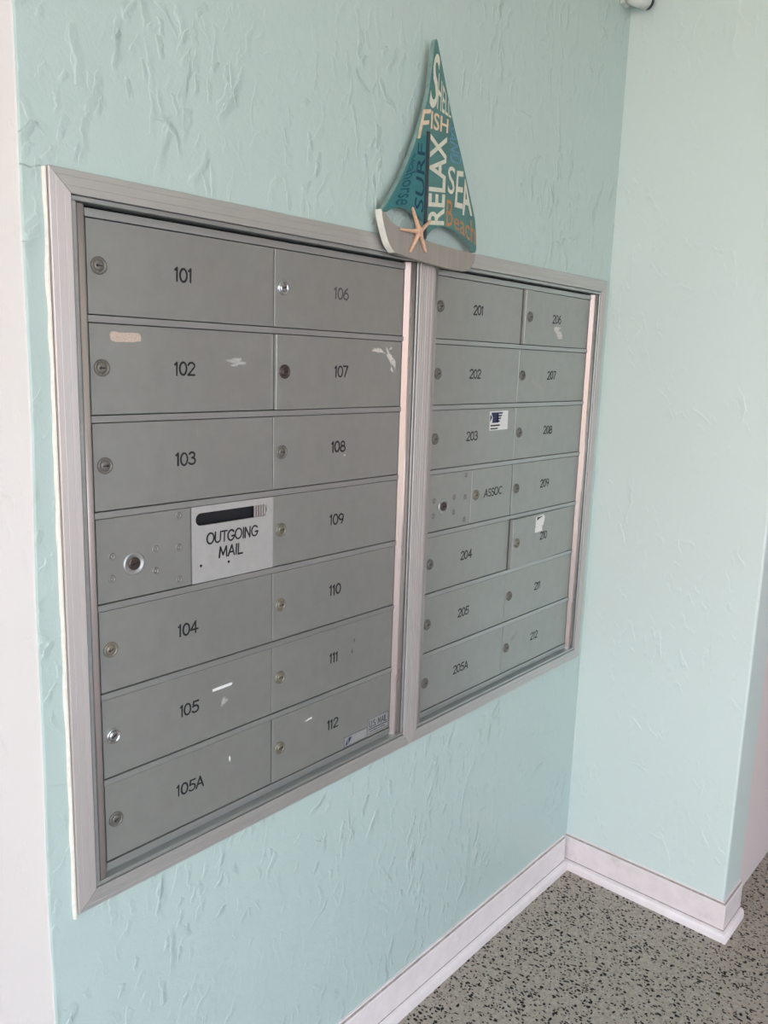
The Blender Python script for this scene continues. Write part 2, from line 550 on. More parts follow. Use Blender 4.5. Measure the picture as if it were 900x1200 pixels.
def left_edge(z):    # the hand-plastered outside corner leans a little
    t = z / CEIL_Z
    return -0.1005 + 0.0165 * t + 0.0016 * math.sin(z * 5.1) + 0.0010 * math.sin(z * 13.7 + 1)


# wall with the mailboxes: a ring of plaster around the recess, 20 cm thick
OX0, OX1, OZ0, OZ1 = -0.045, 1.476, Z0 - 0.862, Z0 + 0.168
bm = bmesh.new()
zs = sorted([i * CEIL_Z / 44 for i in range(45)] + [OZ0, OZ1])
rows = []
for z in zs:
    xs = [left_edge(z) + 0.004, OX0, OX1, XE]
    rows.append([bm.verts.new((x, YW, z)) for x in xs])
for i in range(len(zs) - 1):
    for j in range(3):
        if j == 1 and OZ0 - 1e-6 <= zs[i] and zs[i + 1] <= OZ1 + 1e-6:
            continue
        bm.faces.new((rows[i][j], rows[i][j + 1], rows[i + 1][j + 1], rows[i + 1][j]))
# reveal of the recess
for (xa, za, xb, zb) in ((OX0, OZ0, OX1, OZ0), (OX1, OZ0, OX1, OZ1), (OX1, OZ1, OX0, OZ1), (OX0, OZ1, OX0, OZ0)):
    bm.faces.new([bm.verts.new(p) for p in ((xb, YW, zb), (xa, YW, za), (xa, 0.19, za), (xb, 0.19, zb))])
struct('wall_back', bm, TEAL)

# rounded outside corner and the white return of the wall
bm = bmesh.new()
rows = []
for i in range(61):
    z = i * CEIL_Z / 60
    xe = left_edge(z)
    rows.append([bm.verts.new(p) for p in ((xe + 0.004, YW, z), (xe + 0.001, YW + 0.001, z), (xe, YW + 0.005, z), (xe, YW + 0.30, z), (xe, 1.9, z))])
for i in range(60):
    for j in range(4):
        f = bm.faces.new((rows[i][j + 1], rows[i][j], rows[i + 1][j], rows[i + 1][j + 1]))
        f.material_index = 0 if j >= 1 else 1
struct('wall_left', bm, [WHITE_WALL, TEAL])

# end pier: long face towards the mailboxes' left, short face to the front
bm = bmesh.new()
rows = []
for i in range(2):
    z = i * CEIL_Z
    rows.append([bm.verts.new(p) for p in ((XE, YW, z), (XE, YP + 0.006, z), (XE + 0.0018, YP + 0.0018, z), (XE + 0.006, YP, z), (1.652, YP, z), (1.652, YP + 0.3, z))])
for j in range(5):
    bm.faces.new((rows[0][j], rows[0][j + 1], rows[1][j + 1], rows[1][j]))
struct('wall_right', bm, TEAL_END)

bm = bmesh.new()
box(bm, 1.6525, 4.2, -0.452, -0.33, 0, CEIL_Z)
struct('wall_far', bm, PINK_WALL)

bm = bmesh.new()
box(bm, -3.6, 4.2, -3.6, 1.9, -0.12, 0.0)
struct('floor', bm, TERR)
bm = bmesh.new()
box(bm, -3.8, 4.2, -3.6, 1.9, CEIL_Z, CEIL_Z + 0.14)
struct('ceiling', bm, CEIL)
bm = bmesh.new()
box(bm, 0.5, 4.2, -3.7, -3.6, 0, CEIL_Z)
struct('wall_front_added', bm, PINK_WALL)  # unseen wall added to cut the light coming in from the front
bm = bmesh.new()
box(bm, 4.2, 4.3, -3.6, 1.9, 0, CEIL_Z)
struct('wall_side', bm, PINK_WALL)

bm = bmesh.new()
box(bm, -3.8, -0.12, 1.9, 2.0, 0, CEIL_Z)
struct('wall_beyond_added', bm, PINK_WALL)  # added out of view to close off sky light on the white return

# ground outside the open passage
bm = bmesh.new()
box(bm, -7.0, 25, -30, 30, -0.32, -0.14)
struct('floor_outside', bm, STREET_M)
bm = bmesh.new()
box(bm, -9.3, -9.0, -12, 9, -0.32, 2.7)
struct('wall_across_added', bm, painted('pinkish_stucco_across', (0.72, 0.50, 0.43), 0.9, 0.2, 0, 0.08, 3))  # added unseen wall: blocks low sky and lends the metal pink reflections
bm = bmesh.new()
box(bm, -40, -7.0, -30, 30, -0.30, -0.13)
struct('ground_lawn', bm, GRASS_M)


# baseboards: board with eased top and a quarter-round shoe
def baseboard(name, path, side_label):
    """path: wall-face points in plan; the board stands to the left-hand side of travel."""
    def offs(d):
        out = []
        n = len(path)
        for i in range(n):
            ns = []
            if i > 0:
                t = (Vector(path[i]) - Vector(path[i - 1])).normalized()
                ns.append(Vector((t.y, -t.x)))
            if i < n - 1:
                t = (Vector(path[i + 1]) - Vector(path[i])).normalized()
                ns.append(Vector((t.y, -t.x)))
            if len(ns) == 1:
                o = ns[0] * d
            else:
                m_ = (ns[0] + ns[1])
                o = m_ * (d / (1 + ns[0].dot(ns[1])))
            out.append(Vector(path[i]) + o)
        return out
    bm = bmesh.new()
    # board profile (offset, height)
    prof = [(0.0, 0.108), (0.0035, 0.1075), (0.0040, 0.1045), (0.0075, 0.1010), (0.0098, 0.099), (0.0100, 0.030), (0.0100, 0.0)]
    mats = [0, 0, 1, 0, 0, 0]
    rings = [[bm.verts.new((p.x, p.y, h)) for p in offs(d)] for d, h in prof]
    for k in range(len(prof) - 1):
        for i in range(len(path) - 1):
            f = bm.faces.new((rings[k][i], rings[k + 1][i], rings[k + 1][i + 1], rings[k][i + 1]))
            f.material_index = mats[k]
    o = struct(name, bm, [BASE_M, SEAM_M])
    bm = bmesh.new()
    prof = [(0.0102, 0.0300), (0.0106, 0.0270), (0.0130, 0.0268), (0.0175, 0.0250), (0.0205, 0.0215), (0.0222, 0.0165), (0.0225, 0.0), ]
    mats = [1, 0, 0, 0, 0, 0]
    rings = [[bm.verts.new((p.x, p.y, h)) for p in offs(d)] for d, h in prof]
    for k in range(len(prof) - 1):
        for i in range(len(path) - 1):
            f = bm.faces.new((rings[k][i], rings[k + 1][i], rings[k + 1][i + 1], rings[k][i + 1]))
            f.material_index = mats[k]
            f.smooth = k > 0
    from_bm('shoe_moulding', bm, [BASE_M, SEAM_M], o)


baseboard('baseboard_back', [(-0.085, YW), (XE - 0.0225, YW)], '')
baseboard('baseboard_right', [(XE, YW), (XE, YP), (1.652, YP)], '')

# ------------------------------------------------------------------ mailbox banks
W = 0.332            # column pitch
P = 0.137            # row pitch
GAP = 0.0008
RNG = random.Random(5)


def lock_mesh(kind, ang):
    """Cam lock: domed collar, recessed plug and a dark keyway; origin on the door face."""
    bm = bmesh.new()
    r = 0.0119
    lathe_y(bm, 0, 0, [(r, 0.001), (r, -0.0016), (r - 0.0010, -0.0027), (r - 0.0030, -0.0030), (r - 0.0034, -0.0020), (0.0066, -0.0020), (0.0064, -0.0026), (0.0050, -0.0030), (0, -0.0031)], 26)
    # keyway: a wedge-shaped dark slot
    c, s = math.cos(R(ang)), math.sin(R(ang))
    def rp(x, z):
        return (x * c - z * s, x * s + z * c)
    for poly in ([(-0.0052, 0.0006), (-0.0020, 0.0022), (-0.0020, -0.0022), (-0.0052, -0.0006)], [(-0.0022, 0.0008), (0.0040, 0.0007), (0.0040, -0.0007), (-0.0022, -0.0008)]):
        vs = [bm.verts.new((rp(x, z)[0], -0.00325, rp(x, z)[1])) for x, z in poly]
        f = bm.faces.new(vs)
        f.material_index = 1
    bmesh.ops.recalc_face_normals(bm, faces=[f for f in bm.faces if f.material_index == 0])
    me = bpy.data.meshes.new('lock')
    bm.to_mesh(me)
    bm.free()
    me.materials.append({'w': LOCK_M, 'b': LOCKB_M, 'c': LOCKC_M, 'g': LOCKG_M}[kind])
    me.materials.append(DARK_M)
    for p in me.polygons:
        p.use_smooth = p.material_index == 0
    return me


LOCKS = {}


def add_lock(parent, x, z, kind, ang, label=None):
    key = (kind, ang)
    if key not in LOCKS:
        LOCKS[key] = lock_mesh(kind, ang)
    o = link_obj('lock', LOCKS[key], parent, (x, 0, z))
    if label:
        o['label'] = label
    return o


def rivet_mesh():
    bm = bmesh.new()
    lathe_y(bm, 0, 0, [(0.0060, 0.0005), (0.0060, -0.0006), (0.0052, -0.0013), (0.0038, -0.0014), (0.0034, -0.0006), (0.0020, -0.0005), (0.0014, -0.0013), (0, -0.0014)], 16)
    bmesh.ops.recalc_face_normals(bm, faces=bm.faces)
    me = bpy.data.meshes.new('rivet')
    bm.to_mesh(me)
    bm.free()
    me.materials.append(SCREW_M)
    for p in me.polygons:
        p.use_smooth = True
    return me


RIVET = rivet_mesh()


def bank(name, label, x0, doors, extras, left, right_):
    """One recessed bank of seven rows and two columns; origin at the sill's middle."""
    zb = Z0 - 0.822                           # bottom edge of the lowest doors
    root = thing(name, label, 'mailbox', (x0 + W, 0, zb), None)
    ox, oz = x0 + W, zb
    X = lambda x: x + x0 - ox                 # bank-local x (0 at the left door edge) to object space
    Z = lambda z: z + Z0 - oz                 # measured z (0 at the first row's lower edge)
    # mitred surround: outer edge low on the wall, inner edge proud, shallow groove along it
    (xo0, sl), (xo1, sr), zo0, zo1 = left, right_, -0.8760, 0.1790     # outer edges and width factors of the upright trims
    prof = [(0.0, YW - 0.0002), (0.0, -0.0132), (0.0010, -0.0144), (0.0080, -0.0150), (0.0085, -0.0147), (0.0090, -0.0151), (0.0200, -0.0160), (0.0205, -0.0156), (0.0210, -0.0161), (0.0292, -0.0168), (0.0301, -0.0160), (0.0305, 0.004)]
    # corners for inset d
    def corner(d, k):
        return [(xo0 + d * sl, zo0 + d), (xo1 - d * sr, zo0 + d), (xo1 - d * sr, zo1 - d), (xo0 + d * sl, zo1 - d)][k]
    for k, nm in ((0, 'bottom_trim'), (1, 'right_trim'), (2, 'top_trim'), (3, 'left_trim')):
        bm = bmesh.new()
        A, B = [], []
        g = 0.00045                            # hairline at the mitre
        for d, y in prof:
            a, b_ = corner(d, k), corner(d, (k + 1) % 4)
            t = (Vector(b_) - Vector(a)).normalized() * g
            A.append(bm.verts.new((X(a[0] + t.x), y, Z(a[1] + t.y))))
            B.append(bm.verts.new((X(b_[0] - t.x), y, Z(b_[1] - t.y))))
        for i in range(len(prof) - 1):
            bm.faces.new((A[i + 1], A[i], B[i], B[i + 1]))
        bm.faces.new(A)
        bm.faces.new(B[::-1])
        bmesh.ops.recalc_face_normals(bm, faces=bm.faces)
        from_bm(nm, bm, TRIMH_M if k in (0, 2) else TRIM_M, root)
    # inner lip standing just inside the surround
    li = 0.0312
    lx0, lx1, lz0, lz1 = xo0 + li * sl, xo1 - li * sr, zo0 + li, zo1 - li
    t = 0.0062
    for nm, bb in (('inner_lip', (lx0, lx1, lz1 - t, lz1)), ('inner_lip', (lx0, lx1, lz0, lz0 + t)),
                   ('inner_lip', (lx0, lx0 + t, lz0 + t + 0.0003, lz1 - t - 0.0003)), ('inner_lip', (lx1 - t, lx1, lz0 + t + 0.0003, lz1 - t - 0.0003))):
        bm = bmesh.new()
        box(bm, X(bb[0]), X(bb[1]), -0.0146, 0.020, Z(bb[2]), Z(bb[3]), 0.0008)
        from_bm(nm, bm, RAIL_M, root)
    # dark carcass behind everything
    bm = bmesh.new()
    box(bm, X(lx0 + t), X(lx1 - t), 0.014, 0.180, Z(lz0 + t), Z(lz1 - t))
    from_bm('carcass', bm, DARK_M, root)
    # shelf of the recess below the sill
    bm = bmesh.new()
    box(bm, X(lx0 + t + 0.0004), X(lx1 - t - 0.0004), 0.0004, 0.0135, Z(lz0 + t + 0.0002), Z(-0.8338))
    from_bm('recess_plate', bm, RAIL_M, root)
    # proud rounded side stiles
    for sgn, ex in ((-1, 0.0), (1, 2 * W)):
        bm = bmesh.new()
        zt, zbm = 0.1395, -0.8395
        # sloping inner face up to a rounded nose, flat front, square back edge
        wn_ = 0.0180 if sgn < 0 else 0.0215
        pr = [(0.0012, 0.013), (0.0012, -0.0004), (0.0078, -0.0100)]
        pr += [(0.0102 - 0.0022 * math.cos(R(a_)), -0.0105 - 0.0018 * math.sin(R(a_))) for a_ in (15, 35, 55, 75, 90)]
        pr += [(wn_ - 0.0014, -0.0123), (wn_ - 0.0004, -0.0119), (wn_, -0.0108), (wn_, 0.013)]
        pr = [(ex + sgn * x, y) for x, y in pr]
        a = [bm.verts.new((X(x), y, Z(zbm))) for x, y in pr]
        b_ = [bm.verts.new((X(x), y, Z(zt))) for x, y in pr]
        for i in range(len(pr) - 1):
            f = bm.faces.new((a[i], a[i + 1], b_[i + 1], b_[i]))
            f.smooth = 2 <= i <= 9
        bm.faces.new(b_)
        bm.faces.new(a[::-1])
        bmesh.ops.recalc_face_normals(bm, faces=bm.faces)
        from_bm('side_stile', bm, STILE_M, root)
    # header, sill and the rails between the rows
    bm = bmesh.new()
    box(bm, X(-0.0010), X(2 * W + 0.0010), -0.0022, 0.013, Z(0.1262), Z(0.1372), 0.0005)
    from_bm('header_rail', bm, RAIL_M, root)
    bm = bmesh.new()
    box(bm, X(-0.0010), X(2 * W + 0.0010), -0.0022, 0.013, Z(-0.8335), Z(-0.8236), 0.0005)
    from_bm('sill_rail', bm, RAIL_M, root)
    for i in range(6):
        bm = bmesh.new()
        box(bm, X(-0.0010), X(2 * W + 0.0022), -0.0022, 0.013, Z(-i * P - 0.0108), Z(-i * P - 0.0014), 0.0005)
        from_bm('row_rail', bm, RAIL_M, root)
    # doors
    out = {}
    for d in doors:
        cx0, cx1, row = d['x0'], d['x1'], d['row']
        z0, z1 = -(row) * P, -(row) * P + 0.1250
        w = cx1 - cx0
        hinge = X(cx1 - GAP)
        bm = bmesh.new()
        slot = d.get('slot')
        if slot:
            # plate with a real rounded slot through it
            sx0, sx1, sz0, sz1 = slot
            rr = (sz1 - sz0) / 2
            cz = (sz0 + sz1) / 2 - z0
            hole = []
            for i in range(13):
                a = R(90 + 180 * i / 12)
                hole.append((sx0 + rr + rr * math.cos(a) - cx1, cz + rr * math.sin(a)))
            for i in range(13):
                a = R(-90 + 180 * i / 12)
                hole.append((sx1 - rr + rr * math.cos(a) - cx1, cz + rr * math.sin(a)))
            wl_, hh = -w + 2 * GAP, z1 - z0
            outer = [(wl_, hh)] + [(wl_, hh * (1 - i / 11)) for i in range(1, 12)] + [(wl_ * (1 - i / 1), 0) for i in (1,)]
            nh = len(hole)
            outl = []
            for i, (hx, hz) in enumerate(hole):      # project hole points radially to the rectangle
                hcx = (hole[0][0] + hole[13][0]) / 2
                dx, dz = hx - hcx, hz - cz
                sx = ((0 if dx > 0 else wl_) - hcx) / dx if abs(dx) > 1e-9 else 1e9
                sz = ((hh if dz > 0 else 0) - cz) / dz if abs(dz) > 1e-9 else 1e9
                s = min(sx, sz)
                outl.append([hcx + dx * s, cz + dz * s])
            for cxn, czn in ((wl_, hh), (wl_, 0), (0, 0), (0, hh)):   # snap the nearest ring point to each corner
                j = min(range(nh), key=lambda q: (outl[q][0] - cxn) ** 2 + (outl[q][1] - czn) ** 2)
                outl[j] = [cxn, czn]
            fo = [bm.verts.new((x, 0, z)) for x, z in outl]
            fi = [bm.verts.new((x, 0, z)) for x, z in hole]
            bo = [bm.verts.new((x, 0.004, z)) for x, z in outl]
            bi = [bm.verts.new((x, 0.004, z)) for x, z in hole]
            for i in range(nh):
                j = (i + 1) % nh
                bm.faces.new((fo[i], fo[j], fi[j], fi[i]))
                bm.faces.new((bo[j], bo[i], bi[i], bi[j]))
                bm.faces.new((fi[i], fi[j], bi[j], bi[i]))
                bm.faces.new((fo[j], fo[i], bo[i], bo[j]))
            bmesh.ops.recalc_face_normals(bm, faces=bm.faces)
        else:
            box(bm, -w + 2 * GAP, 0, 0, 0.0125, 0.0, z1 - z0, 0.0005)
        o = from_bm(d['name'], bm, d.get('mat', DOOR_M), root, (hinge, d.get('dy', 0.0), Z(z0)), label=d['label'])
        o.rotation_euler = (0, 0, R(d.get('ajar', 0.0)))
        out[d['id']] = (o, cx1 - GAP, z0)
        D = lambda x, z, o=o, a=cx1 - GAP, b=z0: (x - a, z - b)
        if d.get('lock'):
            lx, lz, kind, ang = d['lock']
            px, pz = D(lx, lz)
            add_lock(o, px, pz, kind, ang, d.get('lock_label'))
        if d.get('text'):
            bm = bmesh.new()
            for (tx, cx, cz, h, st, wd, sl, jt) in d['text']:
                px, pz = D(cx, cz)
                lettering(bm, tx, px, pz, h, st, -0.00025, wd, sl, jt, sum(map(ord, tx)))
            from_bm(d.get('text_name', 'number'), bm, INKW_M if d['id'] == '106' else INK_M, o)
    extras(root, out, X, Z)
    return root


def number_text(tx, cx, row, h=0.0186, dz=0.0):
    return [(tx, cx, -row * P + 0.0655 + dz, h, 0.0032, 1.3, 0.02, 0.025)]


def std_doors(prefix, col1, col2, kinds, ajar, labels, c2name_x=0.4905):
    ds = []
    for i, tx in enumerate(col1):
        if tx is None:
            continue
        ds.append(dict(id=tx, name='mailbox_door', x0=0.0, x1=W, row=i, label=labels.get(tx, 'grey door lettered ' + tx),
                       lock=(0.0175, -i * P + 0.0648, *kinds.get(tx, ('w', 180))), text=number_text(tx, 0.1545, i), ajar=ajar.get(tx, 0)))
    for i, tx in enumerate(col2):
        ds.append(dict(id=tx, name='mailbox_door', x0=W, x1=2 * W, row=i, label=labels.get(tx, 'grey door lettered ' + tx),
                       lock=(W + 0.0190, -i * P + 0.0640, *kinds.get(tx, ('g', 180))), text=number_text(tx, c2name_x, i), ajar=ajar.get(tx, 0)))
    return ds


def flakes(door, items, mat, name='tape_residue', label=None):
    """items: (x, z, w, h, seed, jag, rot) in bank-measured coordinates."""
    o, ax, az = door
    bm = bmesh.new()
    for k, (x, z, w, h, seed, jag, rot, *pw) in enumerate(items):
        blob(bm, x - ax, z - az, w, h, -0.00018 - 0.00003 * k, seed, 36, jag, rot, 0, *(pw or [0.7]))
    return from_bm(name, bm, mat, o, label=label)


def arrow_lock(door, cx, cz, rivets):
    o, ax, az = door
    bm = bmesh.new()
    lathe_y(bm, cx - ax, cz - az, [(0.0180, 0.0004), (0.0178, -0.0012), (0.0166, -0.0020), (0.0150, -0.0021), (0.0132, -0.0012), (0.0102, -0.0008)], 30)
    bmesh.ops.recalc_face_normals(bm, faces=bm.faces)
    from_bm('lock_collar', bm, RAIL_M, o, smooth_f=True)
    bm = bmesh.new()
    lathe_y(bm, cx - ax, cz - az, [(0.0098, -0.0003), (0.0096, -0.0022), (0.0080, -0.0030), (0, -0.0031)], 26)
    bmesh.ops.recalc_face_normals(bm, faces=bm.faces)
    x, z = cx - ax, cz - az
    vs = [bm.verts.new(p) for p in ((x - 0.0062, -0.0033, z - 0.0022), (x + 0.0058, -0.0033, z + 0.0004), (x + 0.0058, -0.0033, z + 0.0024), (x - 0.0062, -0.0033, z - 0.0002))]
    f = bm.faces.new(vs)
    f.material_index = 1
    from_bm('lock', bm, [LOCKB_M, DARK_M], o, label='black lock plug in a bright collar')
    for rx, rz in rivets:
        link_obj('rivet', RIVET, o, (rx - ax, 0, rz - az))


# ---- left bank
AR = [(0.0241, -0.3430), (0.0235, -0.3765), (0.0975, -0.3425), (0.0971, -0.3768), (0.1394, -0.2960), (0.1394, -0.3464), (0.1392, -0.3981)]
labels1 = {
    '101': 'top left door numbered 101', '102': 'door numbered 102 with a pinkish tape mark', '103': 'door numbered 103',
    '104': 'door numbered 104', '105': 'door numbered 105 with a white strip of tape residue', '105A': 'bottom left door numbered 105A with a white fleck',
    '106': 'door numbered 106 with a chrome lock', '107': 'slightly open door numbered 107 with torn tape in its corner',
    '108': 'door numbered 108', '109': 'door numbered 109', '110': 'door numbered 110', '111': 'door numbered 111 with two small scratches',
    '112': 'door numbered 112 with postal decals in its corner'}
kinds1 = {'101': ('w', 0), '102': ('w', 0), '103': ('w', 180), '104': ('g', 20), '105': ('c', 25), '105A': ('w', 25),
          '106': ('c', 200), '107': ('b', 180), '108': ('w', 180), '109': ('g', 190), '110': ('g', 185), '111': ('g', 190), '112': ('g', 200)}
doors1 = std_doors('1', ['101', '102', '103', None, '104', '105', '105A'], ['106', '107', '108', '109', '110', '111', '112'], kinds1, {'107': 1.15, '106': 0.1, '112': 0.25}, labels1)
doors1.append(dict(id='arrow', name='lock_panel', x0=0.0, x1=0.1624, row=3, label='riveted panel with a carrier lock', ajar=0))
doors1.append(dict(id='mail', name='outgoing_mail_panel', x0=0.1624, x1=W, row=3, mat=MAIL_M, dy=-0.0010,
                   label='pale slotted panel lettered OUTGOING MAIL', slot=(0.1716, 0.3215, -0.3112 - 0.0065, -0.2966 - 0.0005),
                   text=[('OUTGOING', 0.2445, -0.3405, 0.0172, 0.0030, 1.08, 0.05, 0.02), ('MAIL', 0.2400, -0.3665, 0.0172, 0.0030, 1.25, 0.05, 0.02)], text_name='lettering'))
# the two lowest rows run on from 104, so shift their rows' numbers only


def extras1(root, dr, X, Z):
    arrow_lock(dr['arrow'], 0.0601, -0.3590, AR)
    o, ax, az = dr['mail']
    for x, z in ((0.1800, -0.3830), (0.2356, -0.3852)):
        bm = bmesh.new()
        disc_y(bm, x - ax, z - az, -0.0003, 0.0024, 14)
        from_bm('screw_hole', bm, DARK_M, o)
    bm = bmesh.new()                       # folded flap seen through the slot's right end
    for k in range(5):
        box(bm, 0.2940 + 0.0055 * k - ax, 0.2975 + 0.0055 * k - ax, 0.0050, 0.0062, -0.3178 - az, -0.2965 - az)
    from_bm('slot_flap', bm, TRIM_M, o)
    flakes(dr['102'], [(0.0560, -0.0290, 0.0440, 0.0145, 2, 0.14, 0.0, 0.3)], RESP_M)
    flakes(dr['102'], [(0.2530, -0.0600, 0.0300, 0.0105, 5, 0.55, 0.0)], RESF_M)
    flakes(dr['107'], [(0.5960, -0.0310, 0.0350, 0.0075, 8, 0.5, -0.1), (0.6280, -0.0410, 0.0330, 0.0110, 11, 0.5, -0.75), (0.6420, -0.0545, 0.0180, 0.0065, 12, 0.5, -1.0),
                       (0.6300, -0.0260, 0.0090, 0.0040, 3, 0.5, 0.2), (0.6350, -0.0660, 0.0120, 0.0050, 4, 0.5, -0.9)], RES_M)
    flakes(dr['108'], [(0.5080, -0.2255, 0.0042, 0.0034, 4, 0.3, 0)], RESW_M, 'paint_fleck')
    flakes(dr['105'], [(0.2220, -0.6018, 0.0420, 0.0052, 3, 0.08, 0.02, 0.3)], RESW_M)
    flakes(dr['105'], [(0.2250, -0.6290, 0.0170, 0.0120, 9, 0.5, 0.5)], RESF_M)
    flakes(dr['105A'], [(0.2370, -0.7380, 0.0032, 0.0100, 6, 0.3, 0.1)], RESW_M, 'paint_fleck')
    flakes(dr['112'], [(0.4250, -0.7260, 0.0170, 0.0034, 7, 0.5, 0.12)], RESW_M, 'paint_fleck')
    flakes(dr['103'], [(0.1760, -0.1700, 0.0022, 0.0120, 7, 0.5, 0.1)], RESF_M, 'paint_fleck')
    flakes(dr['111'], [(0.5480, -0.5990, 0.0016, 0.0080, 7, 0.5, 0.1), (0.5420, -0.6200, 0.0026, 0.0090, 9, 0.5, -0.1)], INK_M, 'scratch')
    # postal decals in the lower corner of 112
    o, ax, az = dr['112']
    bm = bmesh.new()
    def rect(x0, x1, z0, z1, y, mat):
        f = bm.faces.new([bm.verts.new((x - ax, y, z - az)) for x, z in ((x0, z0), (x1, z0), (x1, z1), (x0, z1))])
        f.material_index = mat
    def tri(pts, y, mat):
        f = bm.faces.new([bm.verts.new((x - ax, y, z - az)) for x, z in pts])
        f.material_index = mat
    rect(0.5240, 0.5940, -0.8205, -0.7985, -0.00018, 1)
    rect(0.5250, 0.5930, -0.8195, -0.7995, -0.00024, 0)
    tri([(0.5280, -0.8165), (0.5350, -0.8165), (0.5350, -0.8040)], -0.00032, 2)
    tri([(0.5375, -0.8170), (0.5375, -0.8030), (0.5475, -0.8030)], -0.00032, 2)
    for k in range(3):
        rect(0.5560, 0.5880 - 0.006 * k, -0.8055 - 0.0045 * k, -0.8040 - 0.0045 * k, -0.00032, 3)
    from_bm('postal_decal', bm, [SILV_M, INK_M, NAVY_M, RESF_M], o, label='silver decal with a small navy logo')
    bm = bmesh.new()
    rect(0.5955, 0.6600, -0.8175, -0.7835, -0.00018, 1)
    rect(0.5963, 0.6592, -0.8167, -0.7843, -0.00024, 0)
    rect(0.5985, 0.6570, -0.8075, -0.8055, -0.00032, 1)
    rect(0.6020, 0.6120, -0.8125, -0.8108, -0.00032, 1)
    rect(0.6135, 0.6260, -0.8125, -0.8108, -0.00032, 1)
    rect(0.6290, 0.6340, -0.8125, -0.8108, -0.00032, 1)
    rect(0.6360, 0.6500, -0.8125, -0.8108, -0.00032, 1)
    lettering(bm, 'U.S. MAIL', 0.6278 - ax, -0.7955 - az, 0.0135, 0.0017, -0.00034, 0.92, 0, 0.0, 1, 1)
    from_bm('postal_decal', bm, [SILV_M, INK_M], o, label='outlined decal reading U.S. MAIL')


bank('mailbox_bank', 'grey mailbox bank on the left with doors 101 to 112 and OUTGOING MAIL slot', 0.0, doors1, extras1, (-0.0550, 0.93), (0.7186, 0.80))

# ---- right bank
labels2 = {
    '201': 'top left door numbered 201', '202': 'door numbered 202', '203': 'door numbered 203 with a white and navy sticker',
    '204': 'door numbered 204', '205': 'door numbered 205', '205A': 'bottom left door numbered 205A',
    '206': 'slightly open door numbered 206 with paper residue', '207': 'door numbered 207 with a faint smudge of glue',
    '208': 'door numbered 208', '209': 'door numbered 209', '210': 'slightly open door numbered 210 with a torn white label',
    '211': 'door numbered 211', '212': 'bottom right door numbered 212'}
kinds2 = {k: ('w', 190) for k in labels2}
kinds2['210'] = ('g', 180)
doors2 = std_doors('2', ['201', '202', '203', None, '204', '205', '205A'], ['206', '207', '208', '209', '210', '211', '212'], kinds2, {'206': 1.5, '210': 1.9, '209': 0.35}, labels2, 0.4885)
for d in doors2:
    if d['id'] in ('206', '210'):
        d['x0'] += 0.0025
        if d['id'] == '210':
            d['text'] = number_text('210', 0.4930, 4)
        d['lock'] = (W + 0.024, d['lock'][1], *d['lock'][2:])
doors2.append(dict(id='arrow', name='lock_panel', x0=0.0, x1=0.1620, row=3, label='riveted panel with a carrier lock', ajar=0))
doors2.append(dict(id='assoc', name='mailbox_door', x0=0.1620, x1=W, row=3, label='narrow door lettered ASSOC', lock=(0.1808, -0.3458, 'g', 190),
                   text=[('ASSOC', 0.2520, -0.3450, 0.0175, 0.0028, 1.25, 0.06, 0.04)], text_name='lettering', ajar=0))


